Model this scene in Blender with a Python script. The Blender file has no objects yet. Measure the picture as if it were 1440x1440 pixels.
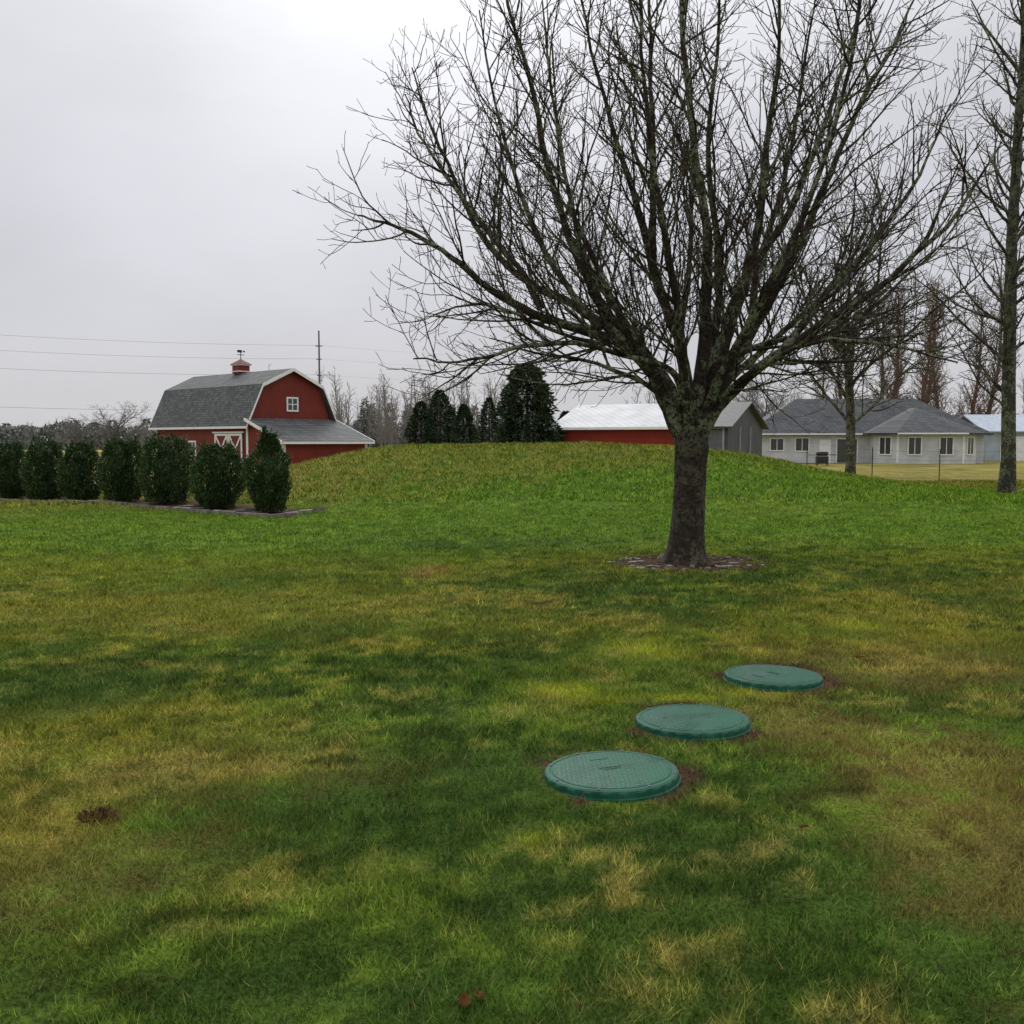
import bpy, math, time, numpy as np
from mathutils import Vector
rad=math.radians
rng=np.random.default_rng(11)
sc=bpy.context.scene
sc.view_settings.view_transform='Standard'; sc.view_settings.look='None'; sc.view_settings.exposure=0
# ------------------------------------------------------------ utils
def link(o,parent=None):
    sc.collection.objects.link(o)
    if parent: o.parent=parent
    return o
def empty(name,loc,rz=0):
    o=bpy.data.objects.new(name,None); o.location=loc; o.rotation_euler=(0,0,rz); o.empty_display_size=.3
    return link(o)
def fast_mesh(name,V,F,mats,attr=None,smooth=False,parent=None,midx=None,col=None):
    V=np.asarray(V,dtype=np.float32); F=np.asarray(F,dtype=np.int32); M,K=F.shape
    me=bpy.data.meshes.new(name); me.vertices.add(len(V)); me.vertices.foreach_set('co',V.ravel())
    me.loops.add(M*K); me.loops.foreach_set('vertex_index',F.ravel())
    me.polygons.add(M); me.polygons.foreach_set('loop_start',np.arange(M,dtype=np.int32)*K)
    if attr is not None:
        a=me.attributes.new('rnd','FLOAT','POINT'); a.data.foreach_set('value',np.asarray(attr,dtype=np.float32))
    if col is not None:
        a=me.attributes.new('col','FLOAT_COLOR','POINT'); c4=np.ones((len(V),4),dtype=np.float32); c4[:,:3]=col; a.data.foreach_set('color',c4.ravel())
    for m in (mats if isinstance(mats,list) else [mats]): me.materials.append(m)
    if midx is not None: me.polygons.foreach_set('material_index',np.asarray(midx,dtype=np.int32))
    me.update(calc_edges=True); me.validate()
    me.polygons.foreach_set('use_smooth',np.full(len(me.polygons),smooth))
    return link(bpy.data.objects.new(name,me),parent)
def poly_obj(name,V,F,mat,parent=None,loc=(0,0,0),rz=0,smooth=False):
    me=bpy.data.meshes.new(name); me.from_pydata([tuple(v) for v in V],[],F); me.materials.append(mat); me.update()
    if smooth: me.polygons.foreach_set('use_smooth',[True]*len(me.polygons))
    o=link(bpy.data.objects.new(name,me),parent); o.location=loc; o.rotation_euler=(0,0,rz); return o
BF=[(0,3,2,1),(4,5,6,7),(0,1,5,4),(1,2,6,5),(2,3,7,6),(3,0,4,7)]
def boxes(name,items,mat,parent=None,loc=(0,0,0),rz=0,bevel=0):
    V=[];F=[]
    for it in items:
        c,s=it[0],it[1]; rx=it[2] if len(it)>2 else 0
        n=len(V)
        for dz in(-1,1):
            for dx,dy in((-1,-1),(1,-1),(1,1),(-1,1)):
                p=Vector((dx*s[0]/2,dy*s[1]/2,dz*s[2]/2))
                if rx: p=Vector((p.x*math.cos(rx)+p.z*math.sin(rx),p.y,-p.x*math.sin(rx)+p.z*math.cos(rx)))
                V.append((p.x+c[0],p.y+c[1],p.z+c[2]))
        F+= [tuple(i+n for i in f) for f in BF]
    o=poly_obj(name,V,F,mat,parent,loc,rz)
    if bevel:
        b=o.modifiers.new('b','BEVEL'); b.width=bevel; b.segments=2
    return o
def extrude_prism(name,poly,z0,z1,mat,parent):
    n=len(poly); V=[(p[0],p[1],z0) for p in poly]+[(p[0],p[1],z1) for p in poly]
    F=[tuple(range(n,2*n)),tuple(reversed(range(n)))]+[(i,(i+1)%n,(i+1)%n+n,i+n) for i in range(n)]
    return poly_obj(name,V,F,mat,parent)
def slab(name,quad,th,mat,parent):
    q=[Vector(p) for p in quad]; nrm=(q[1]-q[0]).cross(q[2]-q[0]).normalized()
    if nrm.z<0: q=q[::-1]; nrm=-nrm
    n=len(q); V=[tuple(p) for p in q]+[tuple(p-nrm*th) for p in q]
    F=[tuple(range(n)),tuple(reversed(range(n,2*n)))]+[(i,i+n,(i+1)%n+n,(i+1)%n) for i in range(n)]
    return poly_obj(name,V,F,mat,parent)
# ------------------------------------------------------------ node helpers
class NT:
    def __init__(s,name):
        s.m=bpy.data.materials.new(name); s.m.use_nodes=True; s.t=s.m.node_tree
        s.b=s.t.nodes['Principled BSDF']; s.out=s.t.nodes['Material Output']
    def n(s,typ,**kw):
        x=s.t.nodes.new(typ)
        for k,v in kw.items(): setattr(x,k,v)
        return x
    def put(s,sock,v):
        if isinstance(v,bpy.types.NodeSocket): s.t.links.new(v,sock)
        elif isinstance(v,(tuple,list)) and len(v)==3 and sock.type=='RGBA': sock.default_value=(*v,1)
        else: sock.default_value=v
    def math(s,op,a,b=0.0,c=None,clamp=False):
        x=s.n('ShaderNodeMath',operation=op,use_clamp=clamp); s.put(x.inputs[0],a); s.put(x.inputs[1],b)
        if c is not None: s.put(x.inputs[2],c)
        return x.outputs[0]
    def mix(s,f,a,b,mode='MIX'):
        x=s.n('ShaderNodeMix',data_type='RGBA',blend_type=mode); s.put(x.inputs[0],f); s.put(x.inputs[6],a); s.put(x.inputs[7],b); return x.outputs[2]
    def noise(s,vec,scale,detail=3,rough=.55,dist=0):
        x=s.n('ShaderNodeTexNoise'); s.put(x.inputs['Vector'],vec); x.inputs['Scale'].default_value=scale
        x.inputs['Detail'].default_value=detail; x.inputs['Roughness'].default_value=rough; x.inputs['Distortion'].default_value=dist; return x.outputs['Fac']
    def mr(s,v,a,b,c=0,d=1,smooth=True):
        x=s.n('ShaderNodeMapRange',interpolation_type='SMOOTHSTEP' if smooth else 'LINEAR'); s.put(x.inputs[0],v)
        for i,k in zip((1,2,3,4),(a,b,c,d)): x.inputs[i].default_value=k
        return x.outputs[0]
    def bump(s,h,strength=.5,dist=.02):
        x=s.n('ShaderNodeBump'); x.inputs['Strength'].default_value=strength; x.inputs['Distance'].default_value=dist; s.put(x.inputs['Height'],h)
        s.put(s.b.inputs['Normal'],x.outputs[0]); return x
    def pos(s): return s.n('ShaderNodeNewGeometry').outputs['Position']
    def obj(s): return s.n('ShaderNodeTexCoord').outputs['Object']
    def attr(s,name='rnd',o='Fac'): return s.n('ShaderNodeAttribute',attribute_name=name).outputs[o]
    def thin(s,col,tr):
        d=s.n('ShaderNodeBsdfDiffuse'); s.put(d.inputs[0],col)
        if tr<=0: s.put(s.out.inputs[0],d.outputs[0]); return
        t_=s.n('ShaderNodeBsdfTranslucent'); s.put(t_.inputs[0],col)
        ms=s.n('ShaderNodeMixShader'); ms.inputs[0].default_value=tr; s.put(ms.inputs[1],d.outputs[0]); s.put(ms.inputs[2],t_.outputs[0]); s.put(s.out.inputs[0],ms.outputs[0])
def simple(name,col,rough=.6,var=.15,scale=3,spec=.3,bump=0,bscale=20):
    m=NT(name); p=m.obj(); nz=m.noise(p,scale,5)
    c=m.mix(m.mr(nz,.3,.7),tuple(x*(1-var) for x in col),tuple(min(1,x*(1+var)) for x in col))
    m.put(m.b.inputs['Base Color'],c); m.b.inputs['Roughness'].default_value=rough; m.b.inputs['Specular IOR Level'].default_value=spec
    if bump: m.bump(m.noise(p,bscale,4),bump,.02)
    return m.m
# ------------------------------------------------------------ terrain
def S(a,b,t):
    t=np.clip((t-a)/(b-a),0,1); return t*t*(3-2*t)
_tab=rng.random((256,256))
def vnoise(x,y):
    xi=np.floor(x).astype(int); yi=np.floor(y).astype(int); fx=x-xi; fy=y-yi; fx=fx*fx*(3-2*fx); fy=fy*fy*(3-2*fy)
    g=lambda a,b:_tab[a&255,b&255]
    return (g(xi,yi)*(1-fx)+g(xi+1,yi)*fx)*(1-fy)+(g(xi,yi+1)*(1-fx)+g(xi+1,yi+1)*fx)*fy
def fbm(x,y,o=5,g=.55,sd=0):
    s=0;a=1;t=0;x=x+sd*3.7;y=y+sd*1.3
    for i in range(o):
        s=s+a*vnoise(x,y); t+=a; a*=g; x,y=(x*.8-y*.6)*2.03+11.3,(x*.6+y*.8)*2.03+5.7
    return s/t
def terrain(x,y):
    x=np.asarray(x,float); y=np.asarray(y,float)
    w=(vnoise(x*.15+9,y*.15+3)-.5)*2.0
    m=S(20.5,32.5,y+w)*(1-S(37,50,y)); lat=S(-11.8,-3.2,x+w*.3)*(1-S(5.0,15.0,x-w*.6))
    z=(1.27+.11*np.exp(-((x-1.5)/5.)**2))*m*lat
    z=z+(vnoise(x*.5,y*.5)-.5)*.05*S(6,12,y)+(vnoise(x*.21+40,y*.21)-.5)*.10*S(14,20,y)
    z=z+m*lat*((vnoise(x*.7,y*.7)-.5)*.10+(vnoise(x*2.3,y*2.3)-.5)*.12+(vnoise(x*5.3,y*5.3)-.5)*.07)
    z=z-.42*S(42,70,y)
    return z
def tz(x,y): return float(terrain(x,y))
LIDS=[(.46,4.46),(.99,5.32),(1.70,6.33)]
TREE=(2.25,12.6)
# ------------------------------------------------------------ lawn colour field (world space, per vertex / blade)
def lawn_color(x,y,r):
    def mx(c,f,c2): f=np.clip(f,0,1)[:,None]; return c*(1-f)+np.array(c2)*f
    n1=fbm(x*.6,y*.6,5,.65,1); n2=fbm(x*.9,y*.9,6,.7,2); n3=fbm(x*4.5,y*4.5,3,.7,3); n6=fbm(x*13,y*13,2,.7,8); n4=fbm(x*.22,y*.22,3,.5,4); n5=fbm(x*2.0,y*2.0,5,.7,6)
    hf=(n3-.5)*1.0+(n6-.5)*1.0
    dz=hf*1.9+(n5-.5)*1.4+(r-.5)*.7
    c=np.tile(np.array([.060,.108,.018]),(len(x),1)); c=mx(c,S(.36,.64,n1+hf*.35+(n5-.5)*.4),(.122,.180,.022))
    far=S(10.0,17,y+(n2-.5)*9+(n5-.5)*4)*(1-S(29,33,y)); c=mx(c,far*.8,(.118,.212,.021))
    yel=S(.48,.66,n2*.5+n4*.3+n5*.2+hf*.18+(r-.5)*.08)*(1-.72*far); c=mx(c,yel*.8,(.245,.225,.030))
    st=S(.53,.66,n5*.55+n2*.35+n6*.1+hf*.15+(r-.5)*.1)*(1-S(7,14,y)); c=mx(c,st*.45,(.31,.225,.075))
    dk=S(.52,.66,fbm(x*.8,y*.8,6,.68,9)+hf*.15)*(1-S(9,15,y)); c=mx(c,dk*.6,(.048,.094,.017))
    bnd=np.clip(25+.55*(x+1.7),21.3,29.5); top=S(-1.6,2.2,y-bnd+(n2-.5)*5+(n5-.5)*2)
    c=mx(c,top*S(.30,.62,n3*.5+n5*.5+(r-.5)*.35)*.85,(.21,.20,.034)); c=mx(c,top*S(.54,.66,n3*.6+n6*.4)*.5,(.055,.095,.018))
    c=mx(c,S(-2.5,-6,x)*S(21.5,24,y)*.6*S(.35,.55,n5),(.25,.22,.055))
    f=S(37,41,y); c=mx(c,f,(.28,.25,.06)); c=mx(c,f*S(.4,.6,n1)*.6,(.36,.30,.10))
    def spot(cx,cy,rx,ry,k=.75): return 1-S(.25,1.05,np.hypot((x-cx)/rx,(y-cy)/ry)+dz*k)
    for (cx,cy,rx,ry,f) in [(1.75,3.7,.6,1.1,.55),(2.1,4.7,.8,.8,.5),(-1.0,11.8,.35,.7,.85),(-1.9,3.5,.9,.7,.4),(2.8,6.8,1.2,1.0,.5),(-1.2,4.6,.8,.4,.35),(1.55,5.3,.45,.5,.5)]:
        c=mx(c,spot(cx,cy,rx,ry)*f,(.29,.205,.065))
    for (cx,cy,rx,ry,f) in [(-3.2,9.2,2.6,1.6,.6),(-4.6,12.2,3,1.4,.4),(3.6,8.2,1.8,1.4,.5),(.2,8.4,1.5,.8,.35),(-1.9,5.2,1.2,.7,.5),(-2.2,3.9,.9,.5,.4)]:
        c=mx(c,spot(cx,cy,rx,ry)*f,(.24,.23,.03))
    for (cx,cy,rx,ry,f) in [(-.45,5.5,1.0,1.0,.7),(.35,3.75,1.1,.5,.65),(-1.6,6.8,1.5,.6,.55),(-.6,2.9,1.0,.35,.6),(1.3,2.8,.8,.3,.5),(4.2,7.5,.35,5,.5),(1.15,4.4,.5,.4,.55),(3.0,11.4,1.4,.9,.4)]:
        c=mx(c,spot(cx,cy,rx,ry)*f,(.048,.096,.017))
    for (cx,cy,rx,ry) in [(.94,7.2,.42,.5),(.33,6.0,.30,.34),(1.5,5.98,.42,.14),(2.9,8.2,.25,.38),(.05,3.72,.13,.08),(1.0,5.85,.42,.11)]:
        c=mx(c,spot(cx,cy,rx,ry)*.85,(.34,.38,.03))
    c=c*(.50+1.0*r)[:,None]*(1+hf*.9)[:,None]
    d=np.zeros(len(x))
    for (cx,cy,rx,ry,i) in [(a+.02,b,.385,.395,.82) for a,b in LIDS]+[(LIDS[0][0]+.24,LIDS[0][1]+.1,.19,.22,.3),(LIDS[1][0]+.28,LIDS[1][1]+.12,.22,.17,.3),(LIDS[2][0]+.25,LIDS[2][1]+.08,.22,.18,.3),(TREE[0],TREE[1],1.02,1.0,.72)]:
        d=np.maximum(d,1-S(i,1.0,np.hypot((x-cx)/rx,(y-cy)/ry)+(n3-.5)*1.2))
    bed=.541*x+.841*y-15.21; d=np.maximum(d,(1-S(.68,.78,np.abs(bed)))*(1-S(-4.6,-4.45,x)))
    soil=np.array([.055,.035,.022])+np.array([.13,.078,.042])*n3[:,None]
    return np.clip(c*(1-d[:,None])+soil*d[:,None],.004,1)
gm=NT('lawn_soil'); P_=gm.pos(); f_=gm.noise(P_,40,3,.7); c_=gm.mix(gm.mr(f_,.35,.65,.45,1.1),(0,0,0),gm.attr('col','Color')); gm.put(gm.b.inputs['Base Color'],c_); gm.b.inputs['Roughness'].default_value=.95; gm.b.inputs['Specular IOR Level'].default_value=.05; gm.bump(f_,.8,.04)
bm_=NT('grass_blades'); bm_.thin(bm_.attr('col','Color'),.0)
def axis(lo,hi,step,far,lo2,hi2,st2):
    a=[]; v=lo
    while v<hi: a.append(v); v+= st2 if lo2<=v<hi2 else step
    a.append(hi); v=hi; s=step
    while v<far: s*=1.18; v+=s; a.append(v)
    s=step; v=lo
    while v>-far: s*=1.18; v-=s; a.insert(0,v)
    return np.array(a)
gx=axis(-22,22,.22,1500,-7,7,.09); gy=axis(-2,46,.22,1500,1.5,15,.09)
GX,GY=np.meshgrid(gx,gy); GZ=terrain(GX,GY); nx,ny=len(gx),len(gy)
idx=np.arange(nx*ny).reshape(ny,nx)
F=np.stack([idx[:-1,:-1],idx[:-1,1:],idx[1:,1:],idx[1:,:-1]],-1).reshape(-1,4)
fx_,fy_=GX.ravel(),GY.ravel()
fast_mesh('ground',np.stack([GX,GY,GZ],-1).reshape(-1,3),F,gm.m,smooth=True,col=lawn_color(fx_,fy_,np.full(len(fx_),.5)))
bv=[];bc=[]
def blades(y0,y1,dens,h,w):
    ymax_w=.60*y1+1.0; area=(y1-y0)*2*ymax_w; n=int(area*dens)
    y=rng.uniform(y0,y1,n); x=rng.uniform(-ymax_w,ymax_w,n)
    keep=np.abs(x)<.60*y+1.0; x,y=x[keep],y[keep]; n=len(x)
    cl=fbm(x*3.1,y*3.1,3,.8)
    keep=rng.random(n)<(.35+1.1*cl)
    for lx,ly in LIDS: keep&=((x-lx)**2+(y-ly)**2)>(.318+.05*(vnoise(x*8,y*8)))**2
    d=np.hypot(x-TREE[0],y-TREE[1]); keep&=(d>.95)|(rng.random(n)<.08*(d>.4)) | ((d>.7)&(vnoise(x*6,y*6)>.55))
    bd=np.abs(.541*x+.841*y-15.21); keep&=~((bd<.72)&(x<-4.5))
    x,y,cl=x[keep],y[keep],cl[keep]; n=len(x); z=terrain(x,y)-.004
    tuft=vnoise(x*11,y*11)
    hh=h*rng.uniform(.5,1.25,n)*(.35+1.0*cl+.35*tuft); ww=w*rng.uniform(.7,1.3,n)
    a=rng.uniform(0,2*np.pi,n); la=rng.uniform(0,2*np.pi,n); ln=hh*rng.uniform(.2,1.3,n)
    dx,dy=np.cos(a)*ww/2,np.sin(a)*ww/2
    v=np.empty((n,3,3)); v[:,0]=np.stack([x-dx,y-dy,z],-1); v[:,1]=np.stack([x+dx,y+dy,z],-1)
    v[:,2]=np.stack([x+np.cos(la)*ln,y+np.sin(la)*ln,z+hh],-1)
    r=rng.random(n); c=lawn_color(x,y,r)*1.38; dead=rng.random(n)<.06; c[dead]=c[dead]*.4+np.array([.34,.27,.12])*.6
    bv.append(v.reshape(-1,3)); bc.append(np.repeat(c,3,axis=0))
blades(1.8,4.5,13500,.031,.0036)
blades(4.5,8,6600,.034,.0054)
blades(8,14,2300,.038,.009)
blades(14,23,650,.042,.016)
blades(23,38,320,.08,.03)
bv=np.concatenate(bv); bc=np.concatenate(bc)
fast_mesh('grass',bv,np.arange(len(bv)).reshape(-1,3),bm_.m,col=bc)
print('blades',len(bv)//3)
# ------------------------------------------------------------ branching trees
class TB:
    def __init__(s): s.V=[];s.F=[];s.A=[];s.n=0
    def tube(s,pts,r,k,a):
        pts=np.asarray(pts,float); r=np.asarray(r,float); t=np.gradient(pts,axis=0); t/=np.linalg.norm(t,axis=1)[:,None]+1e-9
        mt=np.abs(t.mean(0)); ref=np.zeros(3); ref[int(np.argmin(mt))]=1
        n=np.cross(t,ref); n/=np.linalg.norm(n,axis=1)[:,None]+1e-9; b=np.cross(t,n)
        th=np.arange(k)*2*np.pi/k
        R=r[:,None,None]*(np.cos(th)[None,:,None]*n[:,None]+np.sin(th)[None,:,None]*b[:,None])+pts[:,None]
        m=len(pts); s.V.append(R.reshape(-1,3)); i=np.arange(m*k).reshape(m,k)+s.n; j=np.roll(i,-1,axis=1)
        s.F.append(np.stack([i[:-1],j[:-1],j[1:],i[1:]],-1).reshape(-1,4)); s.A.append(np.full(m*k,a)); s.n+=m*k
    def out(s): return np.concatenate(s.V),np.concatenate(s.F),np.concatenate(s.A)
def walk(st,d,L,n,up,wob):
    p=[np.array(st,float)]; d=np.array(d,float)
    N=rng.normal(0,wob,(n,3))
    for i in range(n):
        d=d+N[i]; d[2]+=up; d/=math.sqrt(d@d); p.append(p[-1]+d*(L/n))
    return np.array(p)
def kids(B,pts,rads,level,cfg):
    if level>=len(cfg): return
    c=cfg[level]; seg=np.linalg.norm(np.diff(pts,axis=0),axis=1); cum=np.concatenate([[0],np.cumsum(seg)]); L=cum[-1]
    n=int(L*(1-c['t0'])/c['sp']+rng.random())
    for q in range(n):
        t=c['t0']+(1-c['t0'])*(q+rng.random())/max(n,1); t=min(t,.985); d=t*L; i=min(int(np.searchsorted(cum,d))-1,len(seg)-1); i=max(i,0); f=(d-cum[i])/max(seg[i],1e-6)
        p=pts[i]*(1-f)+pts[i+1]*f; r=rads[i]*(1-f)+rads[i+1]*f; tan=(pts[i+1]-pts[i])/max(seg[i],1e-6)
        pr=rng.normal(0,1,3); pr[2]+=c.get('pu',.4); pr-=tan*(pr@tan); pr/=math.sqrt(pr@pr)+1e-9
        an=rad(rng.uniform(*c['ang'])); dr=tan*math.cos(an)+pr*math.sin(an)
        ln=c['len']*rng.uniform(.45,1.2)*(1.15-c.get('tap',.6)*t)
        rr=min(r*.7,c['r']*rng.uniform(.7,1.2)); k=walk(p,dr,ln,c['n'],c['up'],c['wob'])
        re=np.linspace(rr,max(c['re'],rr*.25) if level<len(cfg)-1 else c['re'],len(k))
        B.tube(k,re,c['k'],c['a']); kids(B,k,re,level+1,cfg)
def catmull(P,per=5):
    P=np.array(P,float); Q=np.vstack([2*P[0]-P[1],P,2*P[-1]-P[-2]]); o=[]
    for i in range(1,len(Q)-2):
        for s_ in np.arange(per)/per:
            a,b,c,d=Q[i-1:i+3]; o.append(.5*((2*b)+(-a+c)*s_+(2*a-5*b+4*c-d)*s_**2+(-a+3*b-3*c+d)*s_**3))
    o.append(P[-1]); return np.array(o)
def bark(name,dark,twig,lich,lamt,rough=.85,lo=.45,hi=.57,twl=.2,bump=True):
    m=NT(name); p=m.obj(); a=m.attr(); n=m.noise(p,3.2,4,.7); n2=m.noise(p,22,3,.7)
    col=m.mix(m.mr(n2,.35,.65),tuple(x*.55 for x in dark),tuple(x*1.35 for x in dark))
    col=m.mix(m.mr(a,.3,.9),col,twig)
    lf=m.math('MULTIPLY',m.mr(n,lo,hi),m.mr(n2,.40,.54)); am=m.math('MULTIPLY',m.mr(a,0.02,.12,.28,1),m.mr(a,.95,.35,twl,1))
    col=m.mix(m.math('MULTIPLY',m.math('MULTIPLY',lf,am),lamt),col,lich)
    m.put(m.b.inputs['Base Color'],col); m.b.inputs['Roughness'].default_value=rough; m.b.inputs['Specular IOR Level'].default_value=.2
    if bump:
        mp=m.n('ShaderNodeMapping'); m.put(mp.inputs[0],p); mp.inputs['Scale'].default_value=(1,1,.22)
        m.bump(m.noise(mp.outputs[0],30,4,.75),1.0,.03)
    return m.m
hero_bark=bark('wet_bark',(.042,.031,.024),(.062,.036,.029),(.23,.265,.16),.9)
B=TB()
zt=np.array([-.15,0,.08,.2,.4,.7,1.0,1.25,1.45,1.65,1.85,2.1]); rt=np.array([.36,.31,.262,.232,.215,.205,.198,.20,.210,.208,.15,.07])
xt=np.array([-.02,-.02,-.02,-.01,0,.01,.02,.02,.03,.03,.03,.03])
tp=np.stack([xt,np.zeros(12),zt],-1); tp=catmull(tp,3); rr=np.interp(tp[:,2],zt,rt)
B.tube(tp,rr,26,0.0)
v=B.V[0]; th=np.arctan2(v[:,1],v[:,0]); base=np.exp(-np.maximum(v[:,2],0)/.18)
f=1+.035*np.sin(th*5+v[:,2]*2)+.03*np.sin(th*9-v[:,2]*3+1)+.10*base*np.sin(th*4+.6)+.03*(vnoise(th*3+20,v[:,2]*9+20)-.5)*2
v[:,:2]*=f[:,None]
LM=[
 ([(-.05,0,1.5),(-.22,-.1,1.9),(-.42,-.2,2.3),(-.72,-.3,2.66),(-1.18,-.4,2.92),(-1.9,-.5,3.17),(-2.45,-.55,3.45),(-3.0,-.6,3.82),(-3.5,-.6,4.12),(-3.95,-.6,4.32),(-4.25,-.6,4.42)],.10),
 ([(-.05,.05,1.5),(-.32,.1,2.1),(-.62,.2,2.75),(-1.1,.35,3.3),(-1.45,.45,4.0),(-1.75,.5,4.9),(-2.0,.55,5.9),(-2.3,.6,7.1),(-2.5,.6,8.2)],.10),
 ([(-.1,-.05,1.75),(-.3,-.5,2.35),(-.85,-.8,2.55),(-1.6,-1.0,2.72),(-2.4,-1.1,2.6),(-2.95,-1.15,2.42),(-3.5,-1.2,2.45)],.045),
 ([(0,.05,1.6),(.0,.15,2.2),(-.1,.3,2.9),(-.4,.5,3.7),(-.65,.7,4.6),(-.9,.8,5.5),(-1.2,.9,6.7),(-1.5,1.0,8.3)],.10),
 ([(.05,-.05,1.6),(.12,-.15,2.4),(.16,-.3,3.3),(.1,-.5,4.1),(-.05,-.6,4.9),(-.25,-.7,6.2),(-.3,-.7,7.6),(-.35,-.7,8.8)],.10),
 ([(.08,0,1.6),(.3,.05,2.5),(.52,.1,3.1),(.75,.15,3.7),(.86,.2,4.3),(.95,.25,5.4),(1.05,.3,6.6),(1.0,.3,8.6)],.125),
 ([(.1,.05,1.55),(.5,.2,2.3),(.85,.4,2.95),(1.3,.6,3.7),(1.75,.8,4.6),(2.25,.9,5.7),(2.8,1.0,6.8),(3.2,1.0,7.8)],.105),
 ([(.12,-.05,1.6),(.45,-.3,2.1),(.95,-.6,2.55),(1.6,-.9,3.0),(2.25,-1.1,3.5),(2.85,-1.2,4.1),(3.3,-1.2,4.9)],.08),
 ([(.12,0,1.75),(.5,.5,2.3),(1.1,1.0,2.6),(1.9,1.4,2.7),(2.6,1.6,2.72),(3.1,1.7,2.9)],.05),
 ([(-.5,-.15,2.4),(-.95,.1,2.95),(-1.5,.5,3.4),(-2.1,.8,3.75),(-2.6,.9,4.3),(-2.95,.9,5.0),(-3.3,.9,5.8),(-3.5,.9,6.4)],.07),
 ([(.05,.1,1.6),(.1,.6,2.3),(.1,1.3,3.1),(.3,1.9,4.2),(.4,2.3,5.6),(.4,2.5,7.6)],.09),
 ([(.05,.1,1.6),(-.2,.6,2.4),(-.7,1.4,3.3),(-1.2,2.0,4.3),(-1.5,2.3,5.6),(-1.7,2.5,7.4)],.08),
 ([(.0,-.1,1.65),(-.15,-.55,2.5),(-.4,-1.0,3.4),(-.7,-1.3,4.5),(-.9,-1.5,5.8),(-1.0,-1.6,7.2)],.07),
 ([(.1,-.1,1.65),(.3,-.6,2.5),(.6,-1.1,3.3),(.95,-1.5,4.3),(1.3,-1.7,5.6),(1.5,-1.8,7.0)],.07),
 ([(.3,.1,2.5),(.45,.4,3.4),(.45,.6,4.4),(.35,.7,5.5),(.5,.8,7.0),(.5,.8,8.5)],.065),
 ([(.85,.4,2.95),(1.1,.9,3.9),(1.5,1.2,5.0),(1.8,1.4,6.3),(2.0,1.4,7.8)],.058),
 ([(.75,.15,3.7),(1.2,-.1,4.4),(1.55,-.2,5.4),(1.9,-.3,6.6),(2.1,-.3,7.8)],.055),
 ([(-.4,.5,3.7),(-.45,.2,4.6),(-.5,.1,5.6),(-.55,0,6.8),(-.7,0,8)],.05),
 ([(.95,-.6,2.55),(1.5,-.5,3.3),(2.1,-.4,4.0),(2.7,-.3,4.9),(3.1,-.3,5.8)],.05),
 ([(-1.9,-.5,3.17),(-2.2,-.2,3.7),(-2.7,0,4.3),(-3.1,.1,4.9),(-3.4,.1,5.4),(-3.6,.1,5.9)],.038),
 ([(-.72,-.3,2.66),(-1.1,-.6,3.3),(-1.5,-.8,4.1),(-1.75,-.9,5.1),(-1.95,-.9,6.4)],.045),
 ([(-1.18,-.4,2.92),(-1.7,-.1,3.7),(-2.15,.1,4.7),(-2.5,.2,5.8),(-2.7,.2,6.9)],.042),
 ([(.1,0,1.8),(.55,-.6,2.3),(1.2,-1.2,2.55),(1.9,-1.6,2.5),(2.5,-1.8,2.3)],.038),
 ([(-.05,.05,1.8),(-.5,.6,2.35),(-1.1,1.1,2.6),(-1.9,1.4,2.75),(-2.6,1.5,3.0)],.04),
 ([(-.9,-.3,2.78),(-1.4,-.7,2.75),(-2.0,-1.1,2.95),(-2.6,-1.3,3.1),(-3.1,-1.4,3.0)],.028),
 ([(.3,.1,2.4),(.8,-.1,2.7),(1.5,-.2,2.8),(2.2,-.2,3.0),(2.8,-.2,3.0)],.035),
 ([(.5,.2,2.3),(1.2,.5,2.9),(1.9,.9,3.5),(2.6,1.1,4.2),(3.2,1.2,4.8)],.045),
]
cfgH=[dict(t0=.14,sp=.205,ang=(25,55),len=2.1,r=.017,re=.0048,n=9,up=.055,wob=.085,k=5,a=.35,tap=.8,pu=.25),
      dict(t0=.08,sp=.18,ang=(25,60),len=.74,r=.008,re=.0040,n=6,up=.05,wob=.13,k=3,a=.7,pu=.1),
      dict(t0=.15,sp=.20,ang=(30,65),len=.28,r=.0055,re=.0038,n=3,up=.12,wob=.14,k=3,a=1.0,pu=.2)]
for P,r0 in LM:
    c=catmull(P,4); L=len(c); t=np.linspace(0,1,L)
    c[2:]+=np.cumsum(rng.normal(0,.014,(L-2,3)),axis=0)
    r=r0*(1-t)**1.0*.88+.009; r[0]*=1.15; r*=1+rng.normal(0,.05,L)
    B.tube(c,r,9,.18); kids(B,c,r,0,cfgH)
V,Fq,A=B.out(); t=fast_mesh('bare_maple_tree',V,Fq,hero_bark,A,smooth=True); t.location=(TREE[0],TREE[1],tz(*TREE)); print('hero faces',len(Fq))
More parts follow.
